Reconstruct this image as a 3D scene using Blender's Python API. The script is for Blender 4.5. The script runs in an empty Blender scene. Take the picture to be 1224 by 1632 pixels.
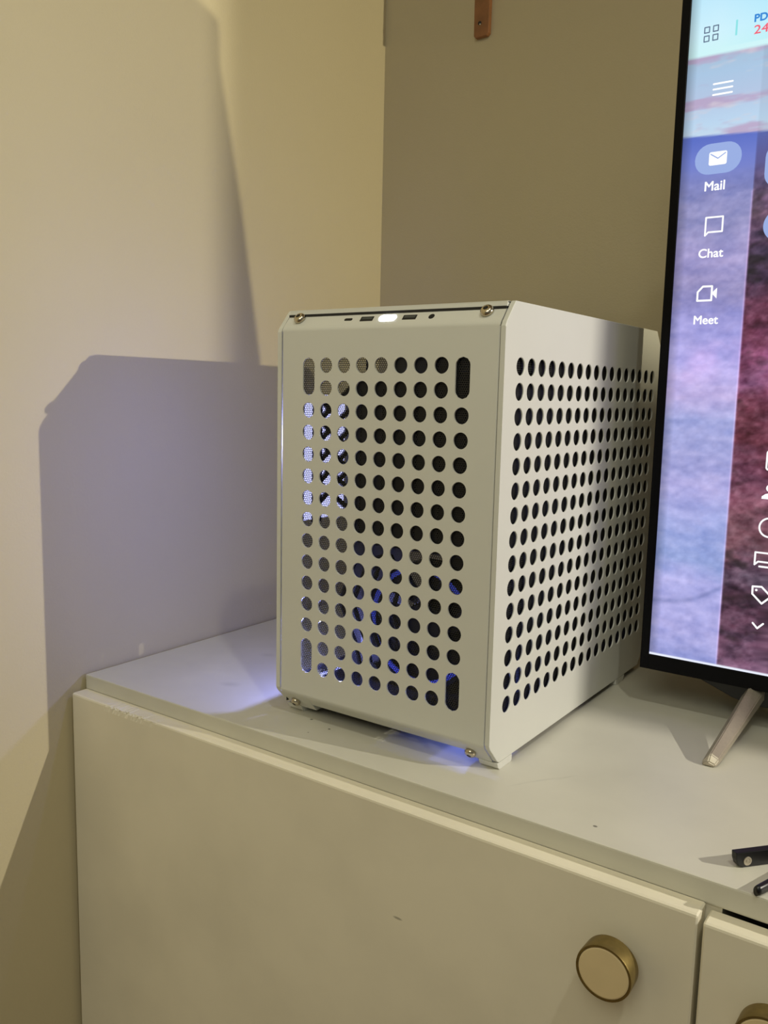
import bpy, bmesh, math, random
import numpy as np
from mathutils import Vector, Matrix
random.seed(4); rng = np.random.RandomState(7)
PI = math.pi
SC = bpy.context.scene; C = SC.collection
OZ = 912.3                      # case-frame mm -> height above floor
def W(x, y, z): return Vector((x*.001, y*.001, (z+OZ)*.001))

# ---------------------------------------------------------------- camera
right = Vector((0.81518008, 0.57879962, 0.02173562))
down = Vector((0.09683799, -0.09919607, -0.99034466))
fwd = Vector((-0.57105503, 0.80941407, -0.13691245))
cd = bpy.data.cameras.new('camera'); cam = bpy.data.objects.new('camera', cd); C.objects.link(cam)
cd.sensor_fit = 'VERTICAL'; cd.sensor_height = 36; cd.lens = 1374.8/1632*36
cd.clip_start = .01; cd.clip_end = 50
m = Matrix.Identity(4)
for i in range(3):
    m[i][0] = right[i]; m[i][1] = -down[i]; m[i][2] = -fwd[i]
m.translation = W(425.02, -593.53, 115.27)
cam.matrix_world = m
SC.camera = cam
# ---------------------------------------------------------------- world, lamps, exposure
w = bpy.data.worlds.new('world'); SC.world = w; w.use_nodes = True
w.node_tree.nodes['Background'].inputs[0].default_value = (1, .98, .84, 1)
w.node_tree.nodes['Background'].inputs[1].default_value = .135
def lamp(name, p, col, power, r, aim=None, size=90, blend=1.):
    l = bpy.data.lights.new(name, 'AREA' if aim and size < 0 else 'SPOT' if aim else 'POINT'); l.color = col; l.energy = power
    if l.type == 'AREA':
        l.shape = 'DISK'; l.size = r
        o = bpy.data.objects.new(name, l); o.location = W(*p); C.objects.link(o)
        o.rotation_euler = (W(*aim)-W(*p)).to_track_quat('-Z', 'Y').to_euler(); return o
    l.shadow_soft_size = r
    o = bpy.data.objects.new(name, l); o.location = W(*p); C.objects.link(o)
    if aim:   # spot cone added to cut off where the light falls
        l.spot_size = math.radians(size); l.spot_blend = blend
        o.rotation_euler = (W(*aim)-W(*p)).to_track_quat('-Z', 'Y').to_euler()
    return o
lamp('ceiling_light', (800, -600, 1440), (1, 1, .88), 20, .03, (-50, -350, -250), 78, 1.)
lamp('room_light', (500, -1500, 1150), (1, .98, .80), 9.6, 1.0, (0, 0, 0), -1)
lamp('table_light', (1444, 246.5, 440), (1, .94, .81), 54, .004, (1444-500, 248.5-866+60, 440-150), 121.5, .05)
lamp('wall_light', (1150, 470, 400), (1, .90, .62), 31, .01, (150, 420, 712), 68, .35)
SC.view_settings.view_transform = 'Standard'; SC.view_settings.look = 'None'
SC.view_settings.exposure = 0; SC.view_settings.gamma = 1; SC.view_settings.use_curve_mapping = False

# ---------------------------------------------------------------- helpers
def s2l(c): return tuple(((v/255)/12.92 if v/255 <= .04045 else ((v/255+.055)/1.055)**2.4) for v in c)
def mat(name, col, rough=.5, metal=0., bump=None, mottle=None, emit=None, spec=None, srgb=True):
    m = bpy.data.materials.new(name); m.use_nodes = True; nt = m.node_tree; b = nt.nodes['Principled BSDF']
    c = s2l(col) if srgb else col
    b.inputs['Base Color'].default_value = (*c, 1); b.inputs['Roughness'].default_value = rough
    b.inputs['Metallic'].default_value = metal
    if spec is not None: b.inputs['Specular IOR Level'].default_value = spec
    tc = nt.nodes.new('ShaderNodeTexCoord')
    if bump:
        n = nt.nodes.new('ShaderNodeTexNoise'); n.inputs['Scale'].default_value = bump[0]; n.inputs['Detail'].default_value = 4
        nt.links.new(tc.outputs['Object'], n.inputs['Vector'])
        bp = nt.nodes.new('ShaderNodeBump'); bp.inputs['Strength'].default_value = bump[1]; bp.inputs['Distance'].default_value = bump[2]
        nt.links.new(n.outputs['Fac'], bp.inputs['Height']); nt.links.new(bp.outputs['Normal'], b.inputs['Normal'])
    if mottle:
        n = nt.nodes.new('ShaderNodeTexNoise'); n.inputs['Scale'].default_value = mottle[0]; n.inputs['Detail'].default_value = 5
        nt.links.new(tc.outputs['Object'], n.inputs['Vector'])
        r = nt.nodes.new('ShaderNodeValToRGB'); k = mottle[1]
        r.color_ramp.elements[0].color = (*[v*(1-k) for v in c], 1); r.color_ramp.elements[1].color = (*[min(1, v*(1+k)) for v in c], 1)
        r.color_ramp.elements[0].position = .3; r.color_ramp.elements[1].position = .7
        nt.links.new(n.outputs['Fac'], r.inputs['Fac']); nt.links.new(r.outputs['Color'], b.inputs['Base Color'])
    if emit:
        b.inputs['Emission Color'].default_value = (*emit[0], 1); b.inputs['Emission Strength'].default_value = emit[1]
    return m
M = {}
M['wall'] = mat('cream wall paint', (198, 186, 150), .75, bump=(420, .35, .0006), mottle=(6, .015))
M['wall_dim'] = mat('shade-dimmed wall paint', (178, 167, 136), .75, bump=(420, .35, .0006), mottle=(6, .015))  # wall paint darkened: the back wall's shade is put into the colour
M['floor'] = mat('floor wood', (120, 92, 62), .5, mottle=(9, .15))
M['ceil'] = mat('ceiling paint', (200, 192, 172), .9, mottle=(4, .02))
M['case'] = mat('white powder coat', (212, 212, 203), .42, bump=(2600, .12, .0001), mottle=(30, .008))
M['case_in'] = mat('dark inner metal', (16, 17, 22), .5, mottle=(40, .2))
M['blackp'] = mat('black plastic', (9, 10, 14), .35, mottle=(60, .15))
M['tvblack'] = mat('glossy black bezel', (3, 3, 7), .3, mottle=(60, .15), spec=.12)
M['pcb'] = mat('dark circuit board', (14, 20, 24), .5, mottle=(300, .5))
M['heatsink'] = mat('dark aluminium', (60, 62, 68), .35, .8, mottle=(80, .15))
M['screw'] = mat('nickel screw', (196, 186, 165), .22, 1., mottle=(900, .08))
M['hole'] = mat('socket black', (4, 4, 5), .6, mottle=(200, .2))
M['silver'] = mat('brushed silver', (186, 177, 160), .42, .6, mottle=(300, .05))
M['brass'] = mat('aged brass', (134, 116, 68), .42, .8, bump=(500, .2, .0003), mottle=(160, .15))
M['knobface'] = mat('cream knob inlay', (214, 194, 150), .5, mottle=(60, .03))
M['wood'] = mat('reddish wood', (128, 84, 46), .6, mottle=(60, .18))
M['led'] = mat('white led', (255, 255, 255), .5, emit=((.88, .9, 1), 9), mottle=(9, .01))
M['ledblue'] = mat('violet led diffuser', (200, 200, 255), .5, emit=((.52, .54, 1.0), 1.9), mottle=(9, .01))
M['ledring'] = mat('blue led ring', (80, 90, 255), .5, emit=((.10, .16, 1.0), .22), mottle=(9, .01))
M['port'] = mat('port plastic', (60, 66, 66), .4, mottle=(200, .2))

def cabinet_mat(name, col, spots=(), rough=.42):
    m = mat(name, col, rough, bump=(160, .10, .0006))
    nt = m.node_tree; b = nt.nodes['Principled BSDF']; c = s2l(col)
    geo = nt.nodes.new('ShaderNodeNewGeometry')
    n = nt.nodes.new('ShaderNodeTexNoise'); n.inputs['Scale'].default_value = 9; n.inputs['Detail'].default_value = 6
    nt.links.new(geo.outputs['Position'], n.inputs['Vector'])
    r = nt.nodes.new('ShaderNodeValToRGB')
    r.color_ramp.elements[0].position = .35; r.color_ramp.elements[0].color = (*[v*.93 for v in c], 1)
    r.color_ramp.elements[1].position = .65; r.color_ramp.elements[1].color = (*[min(1, v*1.03) for v in c], 1)
    nt.links.new(n.outputs['Fac'], r.inputs['Fac']); last = r.outputs['Color']
    for (p, rad, sx, rot, dark, soft) in spots:
        mp = nt.nodes.new('ShaderNodeMapping'); mp.vector_type = 'TEXTURE'
        mp.inputs['Location'].default_value = W(*p); mp.inputs['Rotation'].default_value = (0, 0, rot)
        mp.inputs['Scale'].default_value = (rad*.001*sx, rad*.001, rad*.001)
        nt.links.new(geo.outputs['Position'], mp.inputs['Vector'])
        ln = nt.nodes.new('ShaderNodeVectorMath'); ln.operation = 'LENGTH'; nt.links.new(mp.outputs[0], ln.inputs[0])
        mr = nt.nodes.new('ShaderNodeMapRange'); mr.inputs['From Min'].default_value = 1-soft; mr.inputs['From Max'].default_value = 1
        mr.inputs['To Min'].default_value = dark; mr.inputs['To Max'].default_value = 0
        nt.links.new(ln.outputs['Value'], mr.inputs['Value'])
        mx = nt.nodes.new('ShaderNodeMix'); mx.data_type = 'RGBA'
        nt.links.new(mr.outputs[0], mx.inputs['Factor']); nt.links.new(last, mx.inputs['A'])
        mx.inputs['B'].default_value = (.05, .045, .035, 1); last = mx.outputs['Result']
    nt.links.new(last, b.inputs['Base Color']); return m
ZT = -192.3
M['top'] = cabinet_mat('painted cabinet top', (204, 201, 186), [
    ((-208, 30, ZT), 9, 1.5, .4, .16, .8), ((-247, 130, ZT), 8, 1.6, .4, .12, .8), ((-152, 62, ZT), 7, 1.5, .4, .12, .8),
    ((-78, 8, ZT), 1.6, 1, 0, .8, .3), ((-50, 0, ZT), 1.4, 1, 0, .85, .3), ((-60, -18, ZT), .9, 1, 0, .7, .3),
    ((215, -22, ZT), 1.5, 1.3, 0, .75, .3),
    ((152, 24, ZT), 1.6, 16, .95, .13, .9), ((165, 40, ZT), 1.2, 12, 1.05, .13, .9), ((140, 5, ZT), 1.3, 9, 1.0, .10, .9)])
M['door'] = cabinet_mat('painted cabinet door', (229, 222, 200), [((72, -62, -300), 1.3, 4, 0, .5, .5)])

def mesh_obj(name, bm, m, parent=None, smooth=False):
    me = bpy.data.meshes.new(name); bm.normal_update(); bm.to_mesh(me); bm.free()
    for mm in (m if isinstance(m, (list, tuple)) else [m]): me.materials.append(mm)
    if smooth:
        for p in me.polygons: p.use_smooth = True
    o = bpy.data.objects.new(name, me); C.objects.link(o)
    if parent:
        o.parent = parent
        o.matrix_parent_inverse = Matrix.Translation(-full(parent))
    return o
def full(p):
    v = Vector(p.location)
    if p.parent: v = Vector(p.location)
    return v
def thing(name, label, cat, loc, group=None):
    o = bpy.data.objects.new(name, None); C.objects.link(o); o.location = W(*loc); o.empty_display_size = .02
    o['label'] = label; o['category'] = cat
    if group: o['group'] = group
    return o
def child(name, bm, m, parent, smooth=False):
    """bm in world coordinates; parent is an Empty or a mesh at its own location"""
    me = bpy.data.meshes.new(name); bm.normal_update(); bm.to_mesh(me); bm.free()
    for mm in (m if isinstance(m, (list, tuple)) else [m]): me.materials.append(mm)
    if smooth:
        for p in me.polygons: p.use_smooth = True
    o = bpy.data.objects.new(name, me); C.objects.link(o)
    off = Vector((0, 0, 0)); q = parent
    while q: off += Vector(q.location); q = q.parent
    me.transform(Matrix.Translation(-off)); o.parent = parent
    return o
def struct(name, bm, m):
    o = mesh_obj(name, bm, m); o['kind'] = 'structure'; return o
def box(bm, x0, x1, y0, y1, z0, z1, bev=0, seg=2):
    r = bmesh.ops.create_cube(bm, size=1)
    for v in r['verts']:
        v.co = W(x0+(v.co.x+.5)*(x1-x0), y0+(v.co.y+.5)*(y1-y0), z0+(v.co.z+.5)*(z1-z0))
    if bev:
        es = list({e for v in r['verts'] for e in v.link_edges})
        bmesh.ops.bevel(bm, geom=es, offset=bev*.001, segments=seg, affect='EDGES', profile=.6)
def prism(bm, pts, axis, a, b, bev=0):
    """closed polygon pts extruded along axis from a to b (mm). axis x: pts (y,z); y: (x,z); z: (x,y)"""
    def mk(p, t):
        return W(t, p[0], p[1]) if axis == 'x' else W(p[0], t, p[1]) if axis == 'y' else W(p[0], p[1], t)
    va = [bm.verts.new(mk(p, a)) for p in pts]; vb = [bm.verts.new(mk(p, b)) for p in pts]
    fs = [bm.faces.new(va), bm.faces.new(vb[::-1])]
    n = len(pts)
    for i in range(n): fs.append(bm.faces.new((va[i], vb[i], vb[(i+1) % n], va[(i+1) % n])))
    bmesh.ops.recalc_face_normals(bm, faces=fs)
    if bev:
        es = list({e for f in fs for e in f.edges})
        bmesh.ops.bevel(bm, geom=es, offset=bev*.001, segments=2, affect='EDGES', profile=.6)
def tube(bm, p0, p1, r0, r1=None, n=20, caps=True):
    r1 = r0 if r1 is None else r1
    a, b = W(*p0), W(*p1); d = (b-a).normalized()
    u = d.orthogonal().normalized(); v = d.cross(u)
    ra = [bm.verts.new(a+(u*math.cos(t)+v*math.sin(t))*r0*.001) for t in [2*PI*i/n for i in range(n)]]
    rb = [bm.verts.new(b+(u*math.cos(t)+v*math.sin(t))*r1*.001) for t in [2*PI*i/n for i in range(n)]]
    for i in range(n): bm.faces.new((ra[i], ra[(i+1) % n], rb[(i+1) % n], rb[i]))
    if caps: bm.faces.new(ra[::-1]); bm.faces.new(rb)
def lathe(bm, base, axis, prof, n=32):
    """prof: (distance along axis, radius) mm"""
    a = W(*base); d = Vector(axis).normalized(); u = d.orthogonal().normalized(); v = d.cross(u)
    rings = []
    for h, r in prof:
        c = a+d*h*.001
        if r < 1e-6: rings.append([bm.verts.new(c)])
        else: rings.append([bm.verts.new(c+(u*math.cos(2*PI*i/n)+v*math.sin(2*PI*i/n))*r*.001) for i in range(n)])
    for A, B in zip(rings, rings[1:]):
        for i in range(n):
            j = (i+1) % n
            if len(A) == 1 and len(B) == 1: continue
            if len(A) == 1: bm.faces.new((A[0], B[j], B[i]))
            elif len(B) == 1: bm.faces.new((A[i], A[j], B[0]))
            else: bm.faces.new((A[i], A[j], B[j], B[i]))

# perforated sheet: cells in (u,v) with round or slotted holes, thickness t; f maps (u,v,w) to world
def perf(bm, f, u0, u1, v0, v1, cells, t, n=24):
    """cells: list of (uc,vc,hw,hh,r,sl): cell centre, half sizes, hole radius, slot half length (vertical)"""
    for (uc, vc, hw, hh, r, sl) in cells:
        ang = [2*PI*i/n for i in range(n)]
        ca = math.atan2(hh, hw); ang += [ca, PI-ca, PI+ca, 2*PI-ca]
        if sl: 
            k = math.atan2(sl, r); ang += [k, PI-k, PI+k, 2*PI-k]
        ang = sorted(ang); ang = [a for i, a in enumerate(ang) if i == 0 or a-ang[i-1] > 1e-4]
        inner, outer = [], []
        for a in ang:
            c, s = math.cos(a), math.sin(a)
            k = min(hw/abs(c) if abs(c) > 1e-9 else 1e9, hh/abs(s) if abs(s) > 1e-9 else 1e9)
            outer.append((uc+c*k, vc+s*k))
            if not sl: inner.append((uc+c*r, vc+s*r))
            else:
                # capsule: vertical walls |u|=r for |v|<=sl, caps centred at v=+-sl
                if abs(c) > 1e-9 and abs(s/c)*r <= sl+1e-9: inner.append((uc+math.copysign(r, c), vc+s/abs(c)*r))
                else:
                    cy = math.copysign(sl, s); bb = s*cy; q = bb+math.sqrt(max(0, bb*bb-(cy*cy-r*r)))
                    inner.append((uc+c*q, vc+s*q))
        N = len(ang)
        o0 = [bm.verts.new(f(*p, 0)) for p in outer]; i0 = [bm.verts.new(f(*p, 0)) for p in inner]
        o1 = [bm.verts.new(f(*p, t)) for p in outer]; i1 = [bm.verts.new(f(*p, t)) for p in inner]
        for i in range(N):
            j = (i+1) % N
            bm.faces.new((o0[i], o0[j], i0[j], i0[i])); bm.faces.new((o1[j], o1[i], i1[i], i1[j]))
            bm.faces.new((i0[i], i0[j], i1[j], i1[i]))

# ---------------------------------------------------------------- room
XW, YW = -356., 491.
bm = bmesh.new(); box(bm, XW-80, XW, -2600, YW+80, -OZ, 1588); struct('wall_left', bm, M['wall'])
bm = bmesh.new(); box(bm, XW-80, 2600, YW, YW+80, -OZ, 1588); struct('wall_back', bm, M['wall_dim'])
bm = bmesh.new(); box(bm, XW-80, 2600, -2600, YW+80, -OZ-60, -OZ); struct('floor', bm, M['floor'])
bm = bmesh.new(); box(bm, XW-80, 2600, -2600, YW+80, 1588, 1640); struct('ceiling', bm, M['ceil'])

# ---------------------------------------------------------------- cabinet
XR = 955
cab = thing('cabinet', 'long white painted cabinet with slab doors and round brass knobs, under the television', 'cabinet', (300, 200, -OZ))
bm = bmesh.new()
box(bm, -350, -332, -42, 489, -850, -209.5); box(bm, XR-18, XR, -42, 489, -850, -209.5)
box(bm, 292, 310, -42, 489, -850, -209.5); box(bm, -332, XR-18, 471, 489, -850, -209.5)
box(bm, -332, XR-18, -42, 471, -868, -850); box(bm, -332, XR-18, 0, 480, -OZ, -868)
child('body', bm, M['door'], cab)
bm = bmesh.new(); box(bm, -352, XR, -44, 490, -208.8, ZT, 1.4); child('countertop', bm, M['top'], cab)
def door(x0, x1, zt, chips=False):
    bm = bmesh.new()
    # rounded top front edge profile in (y,z), extruded along x in slices so the front arris can be chipped
    y0, y1, zb = -62., -44.3, -850.
    prof = [(y1, zb), (y0, zb), (y0, zt-7), (y0, zt-2.2), (y0+.5, zt-.8), (y0+2.0, zt), (y1, zt)]
    xs = [x0, x0+1.2]
    if chips: xs += list(np.arange(-300, -205, 1.6))
    xs += [x1-1.2, x1]
    rings = []
    for k, x in enumerate(xs):
        ring = []
        for i, (y, z) in enumerate(prof):
            dy = dz = 0
            if k in (0, len(xs)-1):
                dy = {1: .8, 2: .8, 3: .8, 4: .6}.get(i, 0); dz = {5: -.8, 6: -.8, 4: -.5}.get(i, 0)
            if chips and -297 < x < -208 and i in (3, 4, 5):
                a = math.exp(-((x+262)/34)**2)*abs(rng.normal(0, 1))
                dy += (1.1*a if i < 5 else .3*a); dz -= (1.2*a if i == 5 else .8*a)
            ring.append(bm.verts.new(W(x, y+dy, z+dz)))
        rings.append(ring)
    n = len(prof)
    for A, B in zip(rings, rings[1:]):
        for i in range(n): bm.faces.new((A[i], A[(i+1) % n], B[(i+1) % n], B[i]))
    bm.faces.new(rings[0][::-1]); bm.faces.new(rings[-1])
    bmesh.ops.recalc_face_normals(bm, faces=bm.faces[:])
    return child('door', bm, M['door'], cab)
def knob(x, z, d):
    bm = bmesh.new()
    lathe(bm, (x, -61.9, z), (0, -1, 0), [(0, 0), (0, 9), (6, 8), (9, 9.5), (10.5, 16.8), (12, 18.6), (24.5, 19), (26, 18.7), (26.1, 17.3), (25, 17.1), (25, 0)], 48)
    k = child('knob', bm, M['brass'], d, smooth=True); k['label'] = 'round brass knob with a cream face'
    mod = k.modifiers.new('es', 'EDGE_SPLIT'); mod.split_angle = .7
    bm = bmesh.new(); lathe(bm, (x, -86.6, z), (0, -1, 0), [(0, 17.2), (1.0, 17.0), (1.3, 16.2), (1.4, 0)], 48)
    return k, bm
for args, kn in (((-351, 300, -208, True), (250.2, -255)), ((303.5, XR, -211.5, False), (349.5, -259))):
    d = door(*args)
    # knob > inlay would be a fourth level, so the inlay is a sibling of the knob under the door
    k, bmf = knob(kn[0], kn[1], d)
    child('knob_face', bmf, M['knobface'], d)

# ---------------------------------------------------------------- computer case
P = 19.7; XS = 115.35; XF = 110.15
case = thing('computer_case', 'white perforated computer case standing on the cabinet in the corner', 'computer', (0, 180, ZT))
Z0, Z1, ZB, ZTOP = -166., 168., -186., 182.2
ycT, ycB = 10.5, 16.5
# front panel: flat perforated sheet + chamfers
bm = bmesh.new()
rf = 6.7; cells = []
for c in range(9):
    for r in range(15):
        u = (c-4)*P; v = (7-r)*P
        if c in (0, 8) and r in (0, 1, 13, 14):
            if r in (0, 13): cells.append((u, v-P/2, P/2, P, rf, P/2))
            continue
        cells.append((u, v, P/2, P/2, rf, 0))
fr = lambda u, v, t: W(u, t, v)
perf(bm, fr, 0, 0, 0, 0, cells, 1.5)
U, V = 4.5*P, 7.5*P
def sheet(bm, x0, x1, y0, y1, z0, z1): box(bm, x0, x1, y0, y1, z0, z1)
sheet(bm, -XF+1, -U, 0, 1.5, Z0, Z1); sheet(bm, U, XF-1, 0, 1.5, Z0, Z1)
sheet(bm, -U, U, 0, 1.5, V, Z1); sheet(bm, -U, U, 0, 1.5, Z0, -V)
for s in (-1, 1):   # folded side edges, slightly rounded
    tube(bm, (s*(XF-1), 1.0, Z0), (s*(XF-1), 1.0, Z1), 1.0, n=12)
    sheet(bm, s*XF-(.0 if s > 0 else 0)-(1 if s > 0 else 0), s*XF+(1 if s < 0 else 0), 1.0, 9, Z0, Z1)
# chamfers as bent strips with rounded bend
def strip(bm, prof, x0, x1, th=1.5):
    out = []
    for i, (y, z) in enumerate(prof):
        a = Vector(prof[max(0, i-1)]); b = Vector(prof[min(len(prof)-1, i+1)]); d = (b-a).normalized()
        out.append((y+d.y*th, z-d.x*th))
    prism(bm, list(prof)+out[::-1], 'x', x0, x1)
def arc(p, q, r, k=4):  # blend between points with small quad curve through corner p
    return [((1-t)**2*p[0][0]+2*t*(1-t)*p[1][0]+t*t*p[2][0], (1-t)**2*p[0][1]+2*t*(1-t)*p[1][1]+t*t*p[2][1]) for t in [i/k for i in range(k+1)]]
dT = Vector((ycT, ZTOP-Z1)).normalized(); dB = Vector((ycB, ZB-Z0)).normalized()
bT = arc([(0, Z1-.01), (0, Z1+2.2), (dT.x*4.5, Z1+2.2+dT.y*4.0)], 0, 0)
topprof = bT+[(ycT, ZTOP)]
# port cut-outs: chamfer face is built from x-bands with recessed ports
strip(bm, topprof, -XF, XF)
bB = arc([(0, Z0+.01), (0, Z0-2.2), (dB.x*4.5, Z0-2.2+dB.y*4.0)], 0, 0)
botprof = bB+[(ycB, ZB)]
o2 = []
def strip_down(bm, prof, x0, x1, th=1.5):
    out = []
    for i, (y, z) in enumerate(prof):
        a = Vector(prof[max(0, i-1)]); b = Vector(prof[min(len(prof)-1, i+1)]); d = (b-a).normalized()
        out.append((y-d.y*th, z+d.x*th))
    prism(bm, list(prof)+out[::-1], 'x', x0, x1)
strip_down(bm, botprof, -XF, -79); strip_down(bm, botprof, 89, XF)
strip_down(bm, bB+[(10.8, -179.2)], -79.2, 89.2)
for a, b in ((-XF, -79), (89, XF)): box(bm, a, b, ycB-.2, ycB+8, ZB, ZB+1.5)
for x in (-80.2, 88.8): prism(bm, [(10.2, -178.8), (16.4, -185.9), (30, -185.9), (30, -178.8)], 'x', x, x+1.3)
front = child('front_panel', bm, M['case'], case)
# ports: each a recessed socket set into the upper chamfer
nT = Vector((-(ZTOP-Z1-6.2), 0, ycT-dT.x*4.5)); 
eA = Vector((dT.x*4.5, Z1+2.2+dT.y*4.0)); eB = Vector((ycT, ZTOP)); eD = (eB-eA).normalized()      # along chamfer in (y,z)
nrm = Vector((-eD.y, eD.x))                                                                          # outward (y,z)
def chp(s, h):   # s: distance along chamfer from lower bend, h: height above the face
    q = eA+eD*s+nrm*h; return q.x, q.y
def chbox(bm, x, wx, s0, s1, h0, h1):
    pts = [chp(s0, h0), chp(s1, h0), chp(s1, h1), chp(s0, h1)]; prism(bm, pts, 'x', x-wx/2, x+wx/2)
LS = (eB-eA).length
def rounded(bm, x, wx, s, hs, h0, h1, r):
    n = 6; pts = []
    for cx, cy, a0 in ((wx/2-r, hs/2-r, 0), (-wx/2+r, hs/2-r, 90), (-wx/2+r, -hs/2+r, 180), (wx/2-r, -hs/2+r, 270)):
        for i in range(n+1):
            a = math.radians(a0+90*i/n); pts.append((cx+r*math.cos(a), cy+r*math.sin(a)))
    A = []; B = []
    for px, ps in pts:
        y, z = chp(s+ps, h0); A.append(bm.verts.new(W(x+px, y, z)))
        y, z = chp(s+ps, h1); B.append(bm.verts.new(W(x+px, y, z)))
    bm.faces.new(B); bm.faces.new(A[::-1]); N = len(A)
    for i in range(N): bm.faces.new((A[i], A[(i+1) % N], B[(i+1) % N], B[i]))
sm = LS*.40
def port(name, x, wx, hs, r, inner=None):
    bm = bmesh.new(); rounded(bm, x, wx, sm, hs, -.5, .12, r); o = child(name, bm, M['hole'], front)
    if inner:
        bm = bmesh.new(); rounded(bm, x, wx*.8, sm+hs*.12, hs*.45, -.1, .2, .3)
        me_o = child('tongue', bm, M['port'], case)
    return o
port('usb_c_port', -39.7, 8.6, 3.0, 1.4)
port('usb_port', -19.9, 13.4, 5.4, .5, True)
port('usb_port', 23.6, 13.4, 5.4, .5, True)
port('audio_jack', 44.8, 5.4, 5.4, 2.6)
bm = bmesh.new(); rounded(bm, 1.6, 17, sm, 6.6, -.4, .5, 3.2)
o = child('power_button', bm, M['led'], front); o['label'] = 'glowing white oval power button'
# screws
def screw(x, y, z, n, r=6.0):
    n = Vector(n).normalized()
    bm = bmesh.new()
    lathe(bm, (x, y, z), n, [(-1, r*.6), (.0, r*.7), (.4, r*.95), (1.6, r), (3.0, r*.93), (4.2, r*.72), (4.7, r*.42), (4.6, r*.38), (3.0, r*.36), (3.0, 0)], 28)
    o = child('screw', bm, M['screw'], front, smooth=True)
    mod = o.modifiers.new('es', 'EDGE_SPLIT'); mod.split_angle = .8
    bm = bmesh.new(); a = Vector((x, y, z))+n*4.0; b = Vector((x, y, z))+n*4.5
    tube(bm, tuple(a), tuple(b), r*.36, n=6); child('screw_socket', bm, M['hole'], case)
for x in (-95.2, 95.0):
    screw(x, 7.2, 178.6, (0, -.80, .78), 5.6)
for x in (-98.3, 93.5):
    screw(x, 9.5, -178.5, (0, -.78, -.70), 5.0)
# top panel with a folded lip
bm = bmesh.new()
box(bm, -XF, XF, 11.0, 352, 185.4, 187.2, .5)
prism(bm, [(10.0, 182.7), (11.2, 187.0), (16, 187.0), (16, 182.7)], 'x', -XF, XF, .3)
child('top_panel', bm, M['case'], case)
# side panel (right): perforated sheet with folded rim
prof = [(-.5, -165.5), (-.5, 167.5), (1.2, 171.0), (13.6, 186.0), (15.5, 187.4), (350, 187.4), (362, 174), (362, -175.5), (353.5, -185.6), (18.5, -185.6), (15.5, -184.2), (1.2, -169)]
def sidepanel(sgn, mat_, holes):
    xo = sgn*XS; xi = sgn*(XS-1.6); xd = sgn*(XS-4.4)
    bm = bmesh.new()
    u0, u1, v1 = 27.2-P/2, 27.2+16.5*P, 7.5*P
    if holes:
        cl = [(27.2+c*P, (7-r)*P, P/2, P/2, 7.0, 0) for c in range(17) for r in range(15)]
        perf(bm, lambda u, v, t: W(xo-sgn*t, u, v), 0, 0, 0, 0, cl, 1.6)
    else: v1 = 161; u0, u1 = 15, 345
    # frame faces between hole field and outline, as convex polygons
    for x, in ((xo,), (xi,)):
        def F(pts):
            bm.faces.new([bm.verts.new(W(x, *p)) for p in pts])
        F([(-.5, -v1), (-.5, v1), (u0, v1), (u0, -v1)])
        F([(u1, -v1), (u1, v1), (362, v1), (362, -v1)])
        F([(-.5, v1), (-.5, 167.5), (1.2, 171.0), (13.6, 186.0), (15.5, 187.4), (350, 187.4), (362, 174), (362, v1)])
        F([(-.5, -v1), (362, -v1), (362, -175.5), (353.5, -185.6), (18.5, -185.6), (15.5, -184.2), (1.2, -169), (-.5, -165.5)])
    n = len(prof)
    cyy, czz = 180, 0
    A = [bm.verts.new(W(xo, *p)) for p in prof]
    Bv = [bm.verts.new(W(xd, *p)) for p in prof]
    def ins(p):
        y, z = p; return (y+(1.5 if y < 180 else -1.5) if (y < 17 or y > 348) else y, z+(1.5 if z < 0 else -1.5))
    Cv = [bm.verts.new(W(xd, *ins(p))) for p in prof]; Dv = [bm.verts.new(W(xi, *ins(p))) for p in prof]
    for i in range(n):
        j = (i+1) % n
        for a, b in ((A, Bv), (Bv, Cv), (Cv, Dv)): bm.faces.new((a[i], a[j], b[j], b[i]))
    bmesh.ops.remove_doubles(bm, verts=bm.verts[:], dist=1e-6)
    bmesh.ops.recalc_face_normals(bm, faces=bm.faces[:])
    return child('side_panel', bm, mat_, case)
sp = sidepanel(1, M['case'], True); sp['label'] = 'right side panel with seventeen columns of round holes'
md = sp.modifiers.new('bevel', 'BEVEL'); md.width = .0009; md.segments = 2; md.limit_method = 'ANGLE'; md.angle_limit = 1.0
lp = sidepanel(-1, M['case'], False); lp['label'] = 'left side frame around a clear pane'
lpm = lp.data; bmx = bmesh.new(); bmx.from_mesh(lpm)
bmx.to_mesh(lpm); bmx.free()
mg = bpy.data.materials.new('clear pane'); mg.use_nodes = True; nt = mg.node_tree; nt.nodes.remove(nt.nodes['Principled BSDF'])
tr = nt.nodes.new('ShaderNodeBsdfTransparent'); tr.inputs[0].default_value = (.86, .88, .9, 1)
gl = nt.nodes.new('ShaderNodeBsdfGlossy'); gl.inputs['Roughness'].default_value = .03
lw = nt.nodes.new('ShaderNodeLayerWeight'); fz = nt.nodes.new('ShaderNodeMath'); fz.operation = 'POWER'; fz.inputs[1].default_value = 4; nt.links.new(lw.outputs['Facing'], fz.inputs[0])
mx = nt.nodes.new('ShaderNodeMixShader'); nt.links.new(fz.outputs[0], mx.inputs[0]); nt.links.new(tr.outputs[0], mx.inputs[1]); nt.links.new(gl.outputs[0], mx.inputs[2])
nt.links.new(mx.outputs[0], nt.nodes['Material Output'].inputs[0])
bm = bmesh.new(); box(bm, -XS+1.8, -XS+4.2, 14, 346, -162, 162); child('glass_pane', bm, mg, case)
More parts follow.
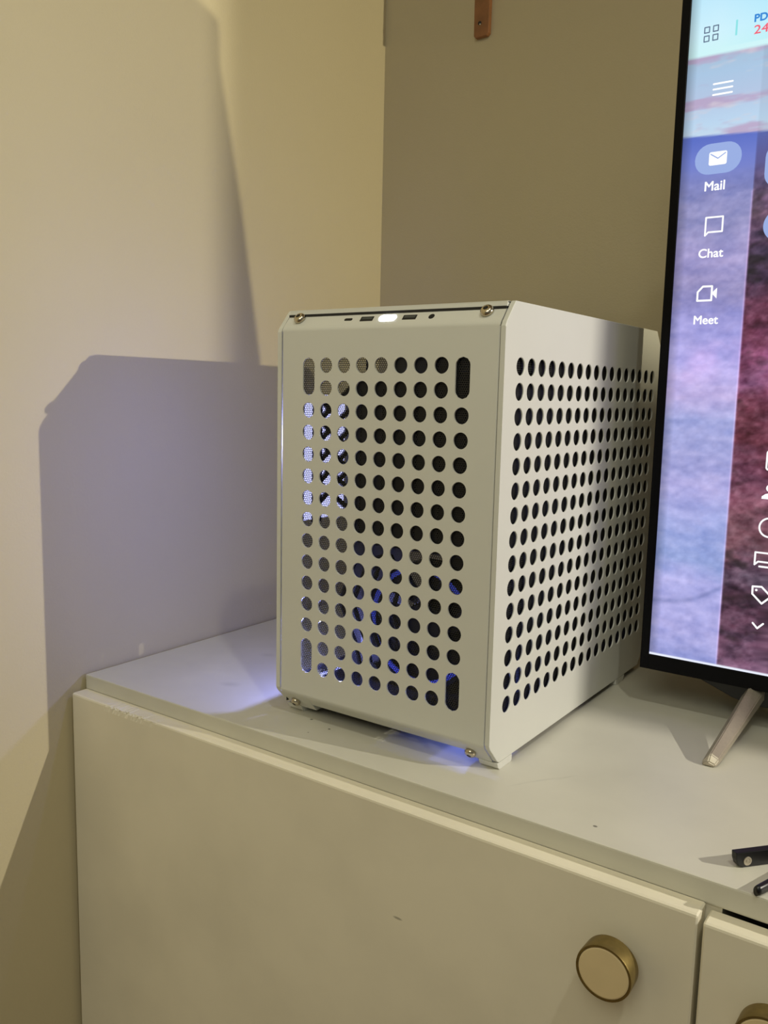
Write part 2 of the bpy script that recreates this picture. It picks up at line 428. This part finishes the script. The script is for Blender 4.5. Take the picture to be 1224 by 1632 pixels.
# feet
def foot(x0, x1, y0, y1, front_side):
    bm = bmesh.new()
    if front_side: pts = [(y0, -185.9), (y0+2.0, -190.2), (y0+4.6, ZT), (y1-1, ZT), (y1, -191), (y1, -185.9)]
    else: pts = [(y0, -185.9), (y0, -191), (y0+1, ZT), (y1-4.6, ZT), (y1-2, -190.2), (y1, -185.9)]
    pts = [(y, z if z > ZT else ZT) for y, z in pts]
    prism(bm, pts, 'x', x0, x1, .4); child('foot', bm, M['case'], case)
for s in (-1, 1):
    a, b = sorted((s*(XS-.2), s*(XS-18)))
    foot(a, b, 15.5, 42, True); foot(a, b, 286, 312, False)
# chassis: rear, bottom with vent opening, inner walls
bm = bmesh.new()
box(bm, -XF, XF, 356, 358, -184, 184)
box(bm, -XF, XF, 60, 356, -183, -181); box(bm, -XF, 24, 11.5, 61, -179.4, -178.2); box(bm, -XF, XF, 60, 61.5, -183, -178.2)
box(bm, 98, XF, 11.5, 61, -179.4, -178.2); box(bm, -XF-.6, -XF+.4, 9, 357, -181, -171)
box(bm, -XF, XF, 9, 356, 181.2, 183.2); box(bm, 108.6, 110.94, 3, 8, -163, 165); box(bm, -111.2, -108.6, 3, 9, -163, 165)  # dark liner and seam strips added to stop light leaks and darken seams
box(bm, -98, -30, 95, 97, -170, -14); box(bm, -60, -54, 60, 66, -170, 150)
for z in (-160, 160): box(bm, -XF, -XF+2, 12, 356, z-2, z+2)
child('chassis', bm, M['case_in'], case)
# rear thumb screws poking above the rear chamfer
for x in (88, -88):
    bm = bmesh.new(); lathe(bm, (x, 358, 172), (0, .8, .6), [(0, 4), (2, 6), (9, 6.4), (10, 5), (10, 0)], 20); child('thumb_screw', bm, M['screw'], case)
# dust filter: hexagonal mesh cut through a real thin sheet
mf = bpy.data.materials.new('fine hexagonal filter'); mf.use_nodes = True; nt = mf.node_tree; b = nt.nodes['Principled BSDF']
b.inputs['Base Color'].default_value = (.012, .012, .013, 1); b.inputs['Roughness'].default_value = .5
tc = nt.nodes.new('ShaderNodeTexCoord'); sp_ = nt.nodes.new('ShaderNodeSeparateXYZ'); nt.links.new(tc.outputs['Object'], sp_.inputs[0])
def math_(op, a, bb=None, c=None):
    n = nt.nodes.new('ShaderNodeMath'); n.operation = op
    for i, v in enumerate((a, bb, c)):
        if v is None: continue
        if isinstance(v, (int, float)): n.inputs[i].default_value = v
        else: nt.links.new(v, n.inputs[i])
    return n.outputs[0]
pitch = .0020
def dots(ox, oy):
    u = math_('SUBTRACT', math_('FRACT', math_('ADD', math_('DIVIDE', sp_.outputs['X'], pitch), 100+ox)), .5)
    v = math_('SUBTRACT', math_('FRACT', math_('ADD', math_('DIVIDE', sp_.outputs['Z'], pitch*1.732), 100+oy)), .5)
    return math_('ADD', math_('MULTIPLY', u, u), math_('MULTIPLY', math_('MULTIPLY', v, v), 3.0))
d = math_('MINIMUM', dots(0, 0), dots(.5, .5)); fac = math_('LESS_THAN', d, .36*.36)
tr = nt.nodes.new('ShaderNodeBsdfTransparent'); mx = nt.nodes.new('ShaderNodeMixShader')
nt.links.new(fac, mx.inputs[0]); nt.links.new(b.outputs[0], mx.inputs[1]); nt.links.new(tr.outputs[0], mx.inputs[2]); nt.links.new(mx.outputs[0], nt.nodes['Material Output'].inputs[0])
bm = bmesh.new(); vs = [bm.verts.new(W(x, 3.2, z)) for x, z in ((-100, -155), (100, -155), (100, 155), (-100, 155))]; bm.faces.new(vs)
child('dust_filter', bm, mf, case)
mf2 = mf.copy(); nt2 = mf2.node_tree
for n in nt2.nodes:
    if n.type == 'SEPXYZ':
        for l in list(nt2.links):
            if l.from_node == n and l.from_socket.name == 'X':
                to = l.to_socket; nt2.links.remove(l); nt2.links.new(n.outputs['Y'], to)
bm = bmesh.new(); vs = [bm.verts.new(W(XS-3.6, y, z)) for y, z in ((12, -155), (355, -155), (355, 155), (12, 155))]; bm.faces.new(vs)
child('side_filter', bm, mf2, case)

# inside: power supply, graphics card, motherboard, fans, lit panel
def fan(cx, cy, cz, R, axis, ring, seed, blades=7):
    fr_ = thing('x', '', '', (0, 0, 0)) if False else None
    bm = bmesh.new()
    def L(a, b, c):  # a,b in plane, c along axis
        return (cx+a, cy+c, cz+b) if axis == 'y' else (cx+c, cy+a, cz+b)
    ax = (0, 1, 0) if axis == 'y' else (1, 0, 0)
    lathe(bm, L(0, 0, 0), ax, [(0, R), (0, R-3), (24, R-3), (24, R), (0, R)], 40)
    for a, b in ((1, 1), (1, -1), (-1, 1), (-1, -1)):
        tube(bm, L(a*(R-7), b*(R-7), 0), L(a*(R-7), b*(R-7), 24), 6.5, n=12)
    for k in range(4):
        an = PI/4+k*PI/2; c, s = math.cos(an), math.sin(an)
        tube(bm, L(18*c, 18*s, 22), L((R-2)*c, (R-2)*s, 22), 2.6, n=8)
    f = child('fan', bm, M['blackp'], case)
    bm = bmesh.new(); lathe(bm, L(0, 0, 4), ax, [(0, 0), (0, 18), (2, 20), (16, 20), (16, 0)], 28)
    child('fan_hub', bm, M['blackp'], f)
    for k in range(blades):
        a0 = 2*PI*k/blades+seed; bm = bmesh.new(); g = []
        for i in range(6):
            r = 19+(R-24)*i/5; a = a0+.35*i/5
            row = []
            for j in range(4):
                t = j/3; aa = a+(t-.5)*(.75); cc = 5+12*t
                row.append([bm.verts.new(W(*L(r*math.cos(aa), r*math.sin(aa), cc+dd))) for dd in (0, 1.6)])
            g.append(row)
        for i in range(5):
            for j in range(3):
                for dd in (0, 1): bm.faces.new((g[i][j][dd], g[i+1][j][dd], g[i+1][j+1][dd], g[i][j+1][dd]))
        child('fan_blade', bm, M['blackp'], f)
    if ring:
        bm = bmesh.new(); lathe(bm, L(0, 0, 1), ax, [(-.5, R-4), (-.5, R-8), (1.5, R-8), (1.5, R-4), (-.5, R-4)], 40); child('fan_led_ring', bm, ring, f)
fan(18, 42, -92, 58, 'y', M['ledring'], .2)
bm = bmesh.new(); box(bm, -52, 98, 30, 170, -22, 128, 1); 
for i in range(12): box(bm, -46+i*12, -42+i*12, 28.5, 30, -12, 118)
child('power_supply', bm, M['blackp'], case)
bm = bmesh.new(); box(bm, 92, 95, 90, 350, -150, 150); child('motherboard', bm, M['pcb'], case)
bm = bmesh.new(); box(bm, -40, 88, 175, 345, -70, -45, 2); child('graphics_card', bm, M['blackp'], case)
bm = bmesh.new()
for i in range(16): box(bm, 10, 80, 200+i*6, 202+i*6, 20, 110)
child('cpu_cooler', bm, M['heatsink'], case)
bm = bmesh.new(); box(bm, -72, 98, 120, 147, 129.5, 178, 1)
for i in range(11): box(bm, -38+i*12.4, -31+i*12.4, 118.6, 120, 133, 175)
child('radiator', bm, M['blackp'], case)
# lit panel on the left front with dark cross struts
bm = bmesh.new(); box(bm, -104, -101, 14, 82, -6, 112, 1)
o = child('led_panel', bm, M['ledblue'], case); o['label'] = 'glowing violet-white light panel behind the holes'
bm = bmesh.new()
box(bm, -100, -96, 12, 15, -8, 114); box(bm, -100, -96, 82, 90, -8, 114); box(bm, -100, -96, 31, 41, -8, 114)
for k in range(5):
    z = 98.5-19.7*k
    for s in (-1, 1):
        a = Vector(W(-97, 31, z-14*s)); bb_ = Vector(W(-97, 84, z+20*s)); dd_ = (bb_-a); nn = dd_.cross(Vector((1, 0, 0))).normalized()*.0024
        vs = []
        for xx in (-.0012, .0012):
            for p, sg in ((a, 1), (a, -1), (bb_, -1), (bb_, 1)): vs.append(bm.verts.new(p+nn*sg+Vector((xx, 0, 0))))
        bm.faces.new(vs[:4]); bm.faces.new(vs[4:][::-1])
        for i in range(4): bm.faces.new((vs[i], vs[(i+1) % 4], vs[4+(i+1) % 4], vs[4+i]))
child('led_lattice', bm, M['blackp'], case)
for q, pw in (((-107.5, 22, 70), .85), ((-86, 50, -132), .95)):
    l = lamp('case_led', q, (.30, .33, 1), pw, .004); l.parent = case; l.matrix_parent_inverse = Matrix.Translation(-case.location)
l = lamp('case_led', (72, 48, -150), (.12, .2, 1), .07, .006); l.parent = case; l.matrix_parent_inverse = Matrix.Translation(-case.location)
# wires in the left front zone
bm = bmesh.new()
for i in range(5):
    x = -60+i*14; pts = [(x, 60, -150), (x+8, 40, -120), (x-6+i, 34, -80), (x+3, 46, -40)]
    for a, b_ in zip(pts, pts[1:]): tube(bm, a, b_, 2.2, n=8)
child('cable', bm, M['blackp'], case)

# ---------------------------------------------------------------- television
YT = 240.; TX0, TX1, TZ0, TZ1 = 155.3, 1265., -151.2, 488.
SX0, SX1, SZ0, SZ1 = 163.6, 1257., -136.0, 480.
tv = thing('television', 'large black television with a lit screen, standing beside the computer case', 'television', (710, 262, ZT))
bm = bmesh.new()
box(bm, TX0, SX0, YT-1.5, YT+9, TZ0, TZ1, .6); box(bm, SX1, TX1, YT-1.5, YT+9, TZ0, TZ1, .6)
box(bm, SX0-.5, SX1+.5, YT-1.5, YT+9, TZ0, SZ0-.0, .6); box(bm, SX0-.5, SX1+.5, YT-1.5, YT+9, SZ1, TZ1, .6)
child('bezel', bm, M['tvblack'], tv)
bm = bmesh.new(); box(bm, SX0, SX1, YT+1.5, YT+8, SZ0, SZ1)
prism(bm, [(YT+8, -150), (YT+8, 486), (YT+36, 486), (YT+37, 456), (YT+59, 360), (YT+80, 246), (YT+82, -130), (YT+78, -150), (YT+40, -160)], 'x', 206, 1214, .8)
prism(bm, [(206, -150), (211, -154.5), (228, -161), (243, -166.5), (256, -169.5), (1164, -169.5), (1192, -161), (1209, -154), (1214, -150)], 'y', YT+10, YT+40, .8)
child('rear_housing', bm, M['blackp'], tv)
# screen with a picture held in per-vertex colours
xs = np.concatenate([np.arange(SX0, 262, .9), np.linspace(262, SX1, 110)]); zs = np.arange(SZ0, SZ1+.1, 1.35)
def vnoise(x, z, s, seed):
    r = np.random.RandomState(seed); G = r.rand(700, 700)
    u, v = x/s+300, z/s+300; i, j = np.floor(u).astype(int) % 699, np.floor(v).astype(int) % 699
    fu, fv = u-np.floor(u), v-np.floor(v); fu = fu*fu*(3-2*fu); fv = fv*fv*(3-2*fv)
    return (G[i, j]*(1-fu)+G[i+1, j]*fu)*(1-fv)+(G[i, j+1]*(1-fu)+G[i+1, j+1]*fu)*fv
def fbm(x, z, s, seed, o=4):
    t = 0; a = 1; n = 0
    for k in range(o): t = t+a*vnoise(x, z, s/2**k, seed+k); n += a; a *= .55
    return t/n
X, Z = np.meshgrid(xs, zs, indexing='ij')
def ramp(z, stops):
    st = sorted(stops); zz = [s[0] for s in st]
    return np.stack([np.interp(z, zz, [s[1][k] for s in st]) for k in range(3)], -1)
warp = (fbm(X, Z*1.6, 38, 11)-.5)*46
Lc = ramp(Z+warp*.55, [(-136, (146, 152, 212)), (-105, (172, 170, 226)), (-60, (176, 176, 232)), (-35, (148, 164, 218)), (0, (158, 168, 224)), (35, (176, 172, 226)), (60, (158, 160, 214)), (90, (160, 166, 220)), (120, (190, 176, 226)), (150, (176, 170, 232)), (185, (152, 150, 214)), (215, (148, 142, 192)), (245, (160, 152, 204)), (280, (140, 140, 190)), (310, (130, 134, 192))])
Rc = ramp(Z+warp*1.1, [(-136, (118, 82, 112)), (-100, (84, 54, 76)), (-66, (74, 46, 66)), (-48, (104, 84, 104)), (-30, (88, 62, 82)), (-8, (120, 80, 92)), (15, (126, 78, 96)), (40, (106, 60, 82)), (62, (116, 66, 90)), (85, (96, 44, 60)), (115, (116, 60, 82)), (140, (134, 78, 116)), (170, (96, 44, 70)), (200, (84, 40, 66)), (230, (52, 34, 62)), (262, (64, 46, 76)), (285, (100, 74, 100)), (310, (98, 78, 116))])
tex = fbm(X, Z*2.2, 16, 31)-.5; tex2 = fbm(X, Z*1.4, 6, 51)-.5
Lc = Lc+tex[..., None]*np.array([52, 42, 30])+tex2[..., None]*30
Rc = Rc+tex[..., None]*np.array([96, 66, 70])+tex2[..., None]*74
pk = np.clip(1-((Z-150-(X-200)*.2)/22)**2, 0, 1)*np.clip(fbm(X, Z, 24, 71)*2-.6, 0, 1)
Lc += pk[..., None]*np.array([26, 10, 10]); Rc += pk[..., None]*np.array([40, 22, 36])
dk = np.clip((fbm(X+40, Z*1.7, 30, 91)-.60)*6, 0, 1)*(Z < 300); Rc *= (1-.45*dk)[..., None]
ledge = np.exp(-((Z+69-6*np.sin((X-228)/30))/4.0)**2)[..., None]; Rc = Rc*(1-.55*ledge)+np.array([30, 12, 24])*.4*ledge
ledl = np.exp(-((Z+84-(X-164)*.36+4*np.sin(X/14))/2.6)**2)[..., None]; Lc -= ledl*np.array([30, 26, 26])
t = np.clip((X-227.8)/.9, 0, 1)[..., None]; col = Lc*(1-t)+Rc*t
edge = np.exp(-((X-227.6)/.9)**2)[..., None]*(Z < 300)[..., None]; col += edge*np.array([30, 14, 14])
sea = ramp(Z+warp*.12, [(300, (128, 134, 196)), (330, (106, 122, 204)), (349, (84, 106, 196))]); seaR = ramp(Z+warp*.3, [(290, (100, 76, 110)), (318, (86, 82, 140)), (349, (78, 94, 170))])
ks = np.clip((Z-300-warp*.3)/24, 0, 1)[..., None]; col = col*(1-ks)+(sea*(1-t)+seaR*t)*ks
sky = ramp(Z, [(348, (196, 216, 234)), (362, (184, 212, 238)), (385, (176, 196, 226)), (405, (166, 196, 226)), (420, (164, 190, 216))])
cl = np.clip((fbm(X*.9, Z*4.2, 40, 121)-.47)*6, 0, 1)[..., None]; sky = sky*(1-cl*.75)+np.array([182, 154, 190])*cl*.75
hl = np.clip((fbm(X*.9+90, Z*3.6, 26, 141)-.6)*6, 0, 1)[..., None]; sky = sky*(1-hl*.6)+np.array([214, 206, 216])*hl*.6
sky = sky*(1-.05*t)
hz = np.clip((Z-(352-(X-164)*.06))/1.5, 0, 1)[..., None]; col = col*(1-hz)+sky*hz
bar = ramp(Z, [(418, (204, 244, 246)), (440, (204, 240, 252)), (480, (182, 228, 250))])-np.clip((X-190)/60, 0, 1)[..., None]*np.array([22, 6, 2])*(Z > 425)[..., None]
kb = np.clip((Z-419.6)/.9, 0, 1)[..., None]; col = col*(1-kb)+bar*kb
kw = (Z < SZ0+1.4)[..., None]; col = np.where(kw, np.array([235, 240, 255]), col)
gx = (np.clip((X-SX0)/9, 0, 1)*.25+.75)[..., None]; col = col*np.where(Z[..., None] > SZ0+1.4, gx, 1)
col = np.clip(col, 0, 255)/255; lin = np.where(col <= .04045, col/12.92, ((col+.055)/1.055)**2.4)
nx, nz = X.shape
verts = [tuple(W(x, YT, z)-tv.location) for x, z in zip(X.ravel(), Z.ravel())]
idx = np.arange(nx*nz).reshape(nx, nz)
faces = np.stack([idx[:-1, :-1], idx[1:, :-1], idx[1:, 1:], idx[:-1, 1:]], -1).reshape(-1, 4).tolist()
me = bpy.data.meshes.new('screen'); me.from_pydata(verts, [], faces)
at = me.color_attributes.new('picture', 'FLOAT_COLOR', 'POINT')
at.data.foreach_set('color', np.concatenate([lin.reshape(-1, 3), np.ones((nx*nz, 1))], 1).ravel().astype(np.float32))
ms = bpy.data.materials.new('lit screen'); ms.use_nodes = True; nt = ms.node_tree; b = nt.nodes['Principled BSDF']
b.inputs['Base Color'].default_value = (.01, .01, .012, 1); b.inputs['Roughness'].default_value = .35
a = nt.nodes.new('ShaderNodeAttribute'); a.attribute_name = 'picture'
nt.links.new(a.outputs['Color'], b.inputs['Emission Color']); b.inputs['Emission Strength'].default_value = 1.0
me.materials.append(ms); scr = bpy.data.objects.new('screen', me); C.objects.link(scr); scr.parent = tv
scr['label'] = 'lit screen showing a mail page over a pink seashore picture'
def ematerial(name, c, s=1.): return mat(name, (10, 10, 10), .5, emit=(s2l(c), s), mottle=(5, .01))
E_w = ematerial('screen white', (255, 255, 255), 1.1); E_g = ematerial('screen slate', (92, 112, 140)); E_p = ematerial('screen pill', (150, 172, 226))
E_c = ematerial('screen cyan', (140, 226, 230)); E_b = ematerial('screen blue', (36, 132, 214)); E_r = ematerial('screen red', (240, 92, 116)); E_v = ematerial('screen line', (120, 128, 190))
YI = YT-.25
def flat(bm, pts, y=YI):
    f = bm.faces.new([bm.verts.new(W(p[0], y, p[1])) for p in pts])
def line(bm, pts, wd, closed=False, y=YI):
    P_ = list(pts)
    if closed: P_ = P_+[P_[0]]
    for a, b_ in zip(P_, P_[1:]):
        d = Vector((b_[0]-a[0], b_[1]-a[1])); L_ = d.length; d /= L_; n = Vector((-d.y, d.x))*wd/2
        flat(bm, [(a[0]+n.x, a[1]+n.y), (a[0]-n.x, a[1]-n.y), (b_[0]-n.x, b_[1]-n.y), (b_[0]+n.x, b_[1]+n.y)], y)
    for a in P_:
        flat(bm, [(a[0]+wd/2*math.cos(2*PI*i/12), a[1]+wd/2*math.sin(2*PI*i/12)) for i in range(12)], y-.003)
def icon(name, bm, m): return child(name, bm, m, scr)
def rrect(x0, x1, z0, z1, r, n=6):
    pts = []
    for cx, cz, a0 in ((x1-r, z1-r, 0), (x0+r, z1-r, 90), (x0+r, z0+r, 180), (x1-r, z0+r, 270)):
        for i in range(n+1):
            a = math.radians(a0+90*i/n); pts.append((cx+r*math.cos(a), cz+r*math.sin(a)))
    return pts
bm = bmesh.new()
for x0 in (176.6, 184.2):
    for z0 in (432.6, 440.0): line(bm, [(x0, z0), (x0+4.2, z0), (x0+4.2, z0+4.6), (x0, z0+4.6)], 1.0, True)
icon('grid_icon', bm, E_g)
bm = bmesh.new(); flat(bm, rrect(203.2, 204.9, 432.7, 445.6, .5)); icon('divider_icon', bm, E_c)
bm = bmesh.new()
for z in (395.0, 390.4, 385.8): line(bm, [(187.8, z), (204.0, z)], 1.5)
icon('menu_icon', bm, E_w)
bm = bmesh.new(); flat(bm, rrect(175.8, 216.4, 317.4, 344.0, 13), YI+.1); icon('pill_icon', bm, E_p)
bm = bmesh.new(); flat(bm, rrect(188.2, 203.8, 325.0, 336.6, 1.6)); icon('mail_icon', bm, E_w)
bm = bmesh.new(); line(bm, [(189.6, 334.8), (196, 330.6), (202.4, 334.8)], 1.0, y=YI-.1); icon('mail_icon', bm, E_p)
bm = bmesh.new(); line(bm, [(189.3, 263.8), (189.3, 279.6), (204.2, 279.6), (204.2, 266.6), (192, 266.6)], 1.5, True); icon('chat_icon', bm, E_w)
bm = bmesh.new(); line(bm, [(186.4, 205.8), (186.4, 213.6), (190.8, 218.4), (199.0, 218.4), (199.0, 205.8)], 1.7, True)
flat(bm, [(199.6, 211.4), (203.6, 207.2), (203.6, 216.8), (199.6, 213)]); icon('meet_icon', bm, E_w)
def text(s, x, z, size, m, name, bold=.0, sx=1.):
    cu = bpy.data.curves.new('t', 'FONT'); cu.body = s; cu.size = size*.001
    ob = bpy.data.objects.new('t', cu); C.objects.link(ob); bpy.context.view_layer.update()
    me_ = bpy.data.meshes.new_from_object(ob.evaluated_get(bpy.context.evaluated_depsgraph_get()))
    bpy.data.objects.remove(ob); bm = bmesh.new()
    for k in range(8):   # heavier strokes from slightly shifted copies
        n0 = len(bm.verts); bm.from_mesh(me_); bm.verts.ensure_lookup_table()
        a = 2*PI*k/8; dx, dz = math.cos(a)*bold*.001, math.sin(a)*bold*.001
        for v in bm.verts[n0:]: v.co = W(x, YI-.05-.004*k, z)+Vector((v.co.x*sx+dx, 0, v.co.y+dz))
    bpy.data.meshes.remove(me_)
    return child(name, bm, m, scr)
text('Mail', 185.4, 303.2, 11.6, E_w, 'screen_text', .22, .99)
text('Chat', 184.4, 244.3, 11.0, E_w, 'screen_text', .22, 1.02)
text('Meet', 183.9, 184.6, 10.9, E_w, 'screen_text', .22, .99)
text('PDF', 218.2, 440.6, 8.6, E_b, 'screen_text', .32, 1.05)
text('24', 218.6, 430.6, 10.0, E_r, 'screen_text', .12, 1.25)
# right column icons, partly beyond the picture's edge
bm = bmesh.new(); flat(bm, rrect(236.6, 420, 300, 338, 12)); icon('search_field', bm, E_p)
bm = bmesh.new(); flat(bm, [(253+14*math.cos(2*PI*i/40), 268+14*math.sin(2*PI*i/40)) for i in range(40)]); icon('round_icon', bm, E_p)
bm = bmesh.new(); line(bm, rrect(258, 276, 54, 71, 2, 3), 1.6, True); icon('inbox_icon', bm, E_w)
bm = bmesh.new(); flat(bm, [(262.6+3.4*math.cos(2*PI*i/20), 37.4+3.4*math.sin(2*PI*i/20)) for i in range(20)])
flat(bm, [(256, 27.4), (269, 27.4), (269, 29.4), (266, 32), (262.6, 33), (259, 32), (256, 29.6)]); icon('person_icon', bm, E_w)
bm = bmesh.new(); line(bm, [(264.8+8.6*math.cos(2*PI*i/32), 1.6+8.6*math.sin(2*PI*i/32)) for i in range(32)], 1.6, True)
line(bm, [(264.8, -3), (264.8, 2)], 1.6); line(bm, [(264.8, 5), (264.8, 5.3)], 1.8); icon('info_icon', bm, E_w)
bm = bmesh.new(); line(bm, [(254.6, -33.4), (254.6, -22.0), (270, -22.0), (270, -30.4), (257.5, -30.4)], 1.6, True); line(bm, [(258.8, -34.8), (270, -34.8)], 1.7); icon('forum_icon', bm, E_w)
bm = bmesh.new(); line(bm, [(254.6, -54.0), (254.8, -61.0), (263.4, -69.0), (271, -61.4), (262.4, -53.4)], 1.7, True); flat(bm, [(258+1.1*math.cos(2*PI*i/12), -57+1.1*math.sin(2*PI*i/12)) for i in range(12)]); icon('tag_icon', bm, E_w)
bm = bmesh.new(); line(bm, [(257.2, -88.2), (261.4, -92.6), (266.2, -87.6)], 1.7); icon('arrow_icon', bm, E_w)
# feet: two splayed silver legs on each side
def tvleg(xb, s, fwd_):
    yb = 135 if fwd_ else 385
    yt = 262 if fwd_ else 262
    def ring(x, y, z, wx, h, n_):
        return [(x-wx/2, y, z), (x+wx/2, y, z), (x+wx/2, y, z+h*.6), (x-wx*.02, y, z+h)]
    bm = bmesh.new(); R_ = []
    for t, wx, h in ((0, 11, 4), (.035, 14, 9), (.5, 17, 13), (1, 21, 19)):
        y = yb+(yt-yb)*t; z = ZT+.4+(t**1.05)*32; x = xb+s*9*t
        R_.append([bm.verts.new(W(*p)) for p in ring(x, y, z, wx, h, 0)])
    for A, B in zip(R_, R_[1:]):
        for i in range(4): bm.faces.new((A[i], A[(i+1) % 4], B[(i+1) % 4], B[i]))
    bm.faces.new(R_[0][::-1]); bm.faces.new(R_[-1])
    bmesh.ops.recalc_face_normals(bm, faces=bm.faces[:])
    es = [e for e in bm.edges if e.is_manifold]
    bmesh.ops.bevel(bm, geom=es, offset=.0009, segments=2, affect='EDGES')
    lg = child('leg', bm, M['silver'], tv)
    bm = bmesh.new(); box(bm, xb-4, xb+4, yb+(3 if fwd_ else -15), yb+(15 if fwd_ else -3), ZT, ZT+1.2); child('rubber_pad', bm, M['blackp'], tv)
for xb, s in ((252.5, 1), (1165, -1)):
    tvleg(xb, s, True); tvleg(xb, s, False)
    bm = bmesh.new(); box(bm, xb+s*9-14, xb+s*9+14, 252, 276, -171, -150, 3); child('leg_mount', bm, M['blackp'], tv)

# ---------------------------------------------------------------- wooden strip on the back wall
st = thing('wall_strip', 'narrow nailed reddish wooden strip down the back wall at the top, with an added unseen shelf board for shade', 'shelf', (-193, YW, 592))
bm = bmesh.new(); box(bm, -215, 1150, YW-250, YW-.5, 800, 820, 1.5); child('shade_board', bm, M['wood'], st)  # board added out of view to shade the upper back wall
bm = bmesh.new()
pts = [(-203.8, 594.5), (-201.8, 592.0), (-184.6, 592.6), (-181.6, 595.6), (-180.0, 800), (-206.0, 800)]
prism(bm, pts, 'y', YW-7.5, YW-.1, .7); child('upright', bm, M['wood'], st)
bm = bmesh.new(); lathe(bm, (-195.2, YW-7.4, 609.5), (0, -1, 0), [(0, 2.7), (.5, 2.5), (.7, 0)], 14); child('nail', bm, M['hole'], st)
bm = bmesh.new(); lathe(bm, (-194.5, YW-8.1, 607.8), (0, -1, 0), [(0, 1.1), (.4, .8), (.6, 0)], 10); child('nail_head', bm, M['silver'], st)

# ---------------------------------------------------------------- eyeglasses on the cabinet's right front
gg = thing('eyeglasses', 'black thick-armed eyeglasses lying on the cabinet at the right front edge', 'eyeglasses', (380, -10, ZT))
def arm_pt(p0, d, a, b, z):   # along the arm, across it, height
    return W(p0[0]+d[0]*a-d[1]*b, p0[1]+d[1]*a+d[0]*b, z)
d1 = Vector((.65, .76)).normalized(); p1 = (309.5, -17.5)
bm = bmesh.new()
prism(bm, [(0, -186), (1.5, -190.2), (5, ZT+.3), (150, ZT+.3), (150, -181.2), (-.5, -181.2)], 'y', -2.6, 2.6, .6)
for v in bm.verts:
    a, b_, z = v.co.x*1000, v.co.y*1000, v.co.z; q = arm_pt(p1, d1, a, b_, 0); v.co = Vector((q.x, q.y, z))
ar = child('temple_arm', bm, M['blackp'], gg)
bm = bmesh.new(); c = arm_pt(p1, d1, 8.5, -2.6, -187.6)*1000; nn = Vector((d1[1], -d1[0], 0))
lathe(bm, (c.x, c.y, -187.6), nn, [(0, 3.0), (.5, 3.0), (.5, 2.0), (.2, 1.9), (.2, 1.0), (.6, .9), (.6, 0)], 24)
rv = child('rivet', bm, M['silver'], ar); rv['label'] = 'small silver ring on the arm'
bm = bmesh.new()
pth = [(329.5, -45.5, -188.6, 3.6, 3.2), (330.5, -43.4, -188.5, 4.6, 3.5), (334.5, -33, -188.4, 5.0, 3.6), (345, -3, -188.2, 5.0, 3.7), (362, 36, -187.8, 5, 4), (386, 98, -187.4, 5, 4)]
R_ = []
for i, (x, y, z, wv, hv) in enumerate(pth):
    q = pth[min(i+1, 5)]; p0 = pth[max(i-1, 0)]; d = Vector((q[0]-p0[0], q[1]-p0[1])).normalized(); n = Vector((-d.y, d.x))
    R_.append([bm.verts.new(W(x+n.x*wv*.55*math.cos(a), y+n.y*wv*.55*math.cos(a), z+hv*math.sin(a))) for a in [2*PI*k/14 for k in range(14)]])
for A, B in zip(R_, R_[1:]):
    for i in range(14): bm.faces.new((A[i], A[(i+1) % 14], B[(i+1) % 14], B[i]))
bm.faces.new(R_[0][::-1]); bm.faces.new(R_[-1]); child('temple_arm', bm, M['blackp'], gg, smooth=True)
bm = bmesh.new()
for cx, cy in ((412, 100), (480, 88)):
    ring = [(cx+30*math.cos(t), cy-5*math.cos(t), -171+19*math.sin(t)) for t in [2*PI*k/28 for k in range(28)]]
    for a, b_ in zip(ring, ring[1:]+ring[:1]): tube(bm, a, b_, 2.2, n=8)
tube(bm, (440, 95, -166), (452, 93, -166), 2.2, n=8)
child('lens_frame', bm, M['blackp'], gg)
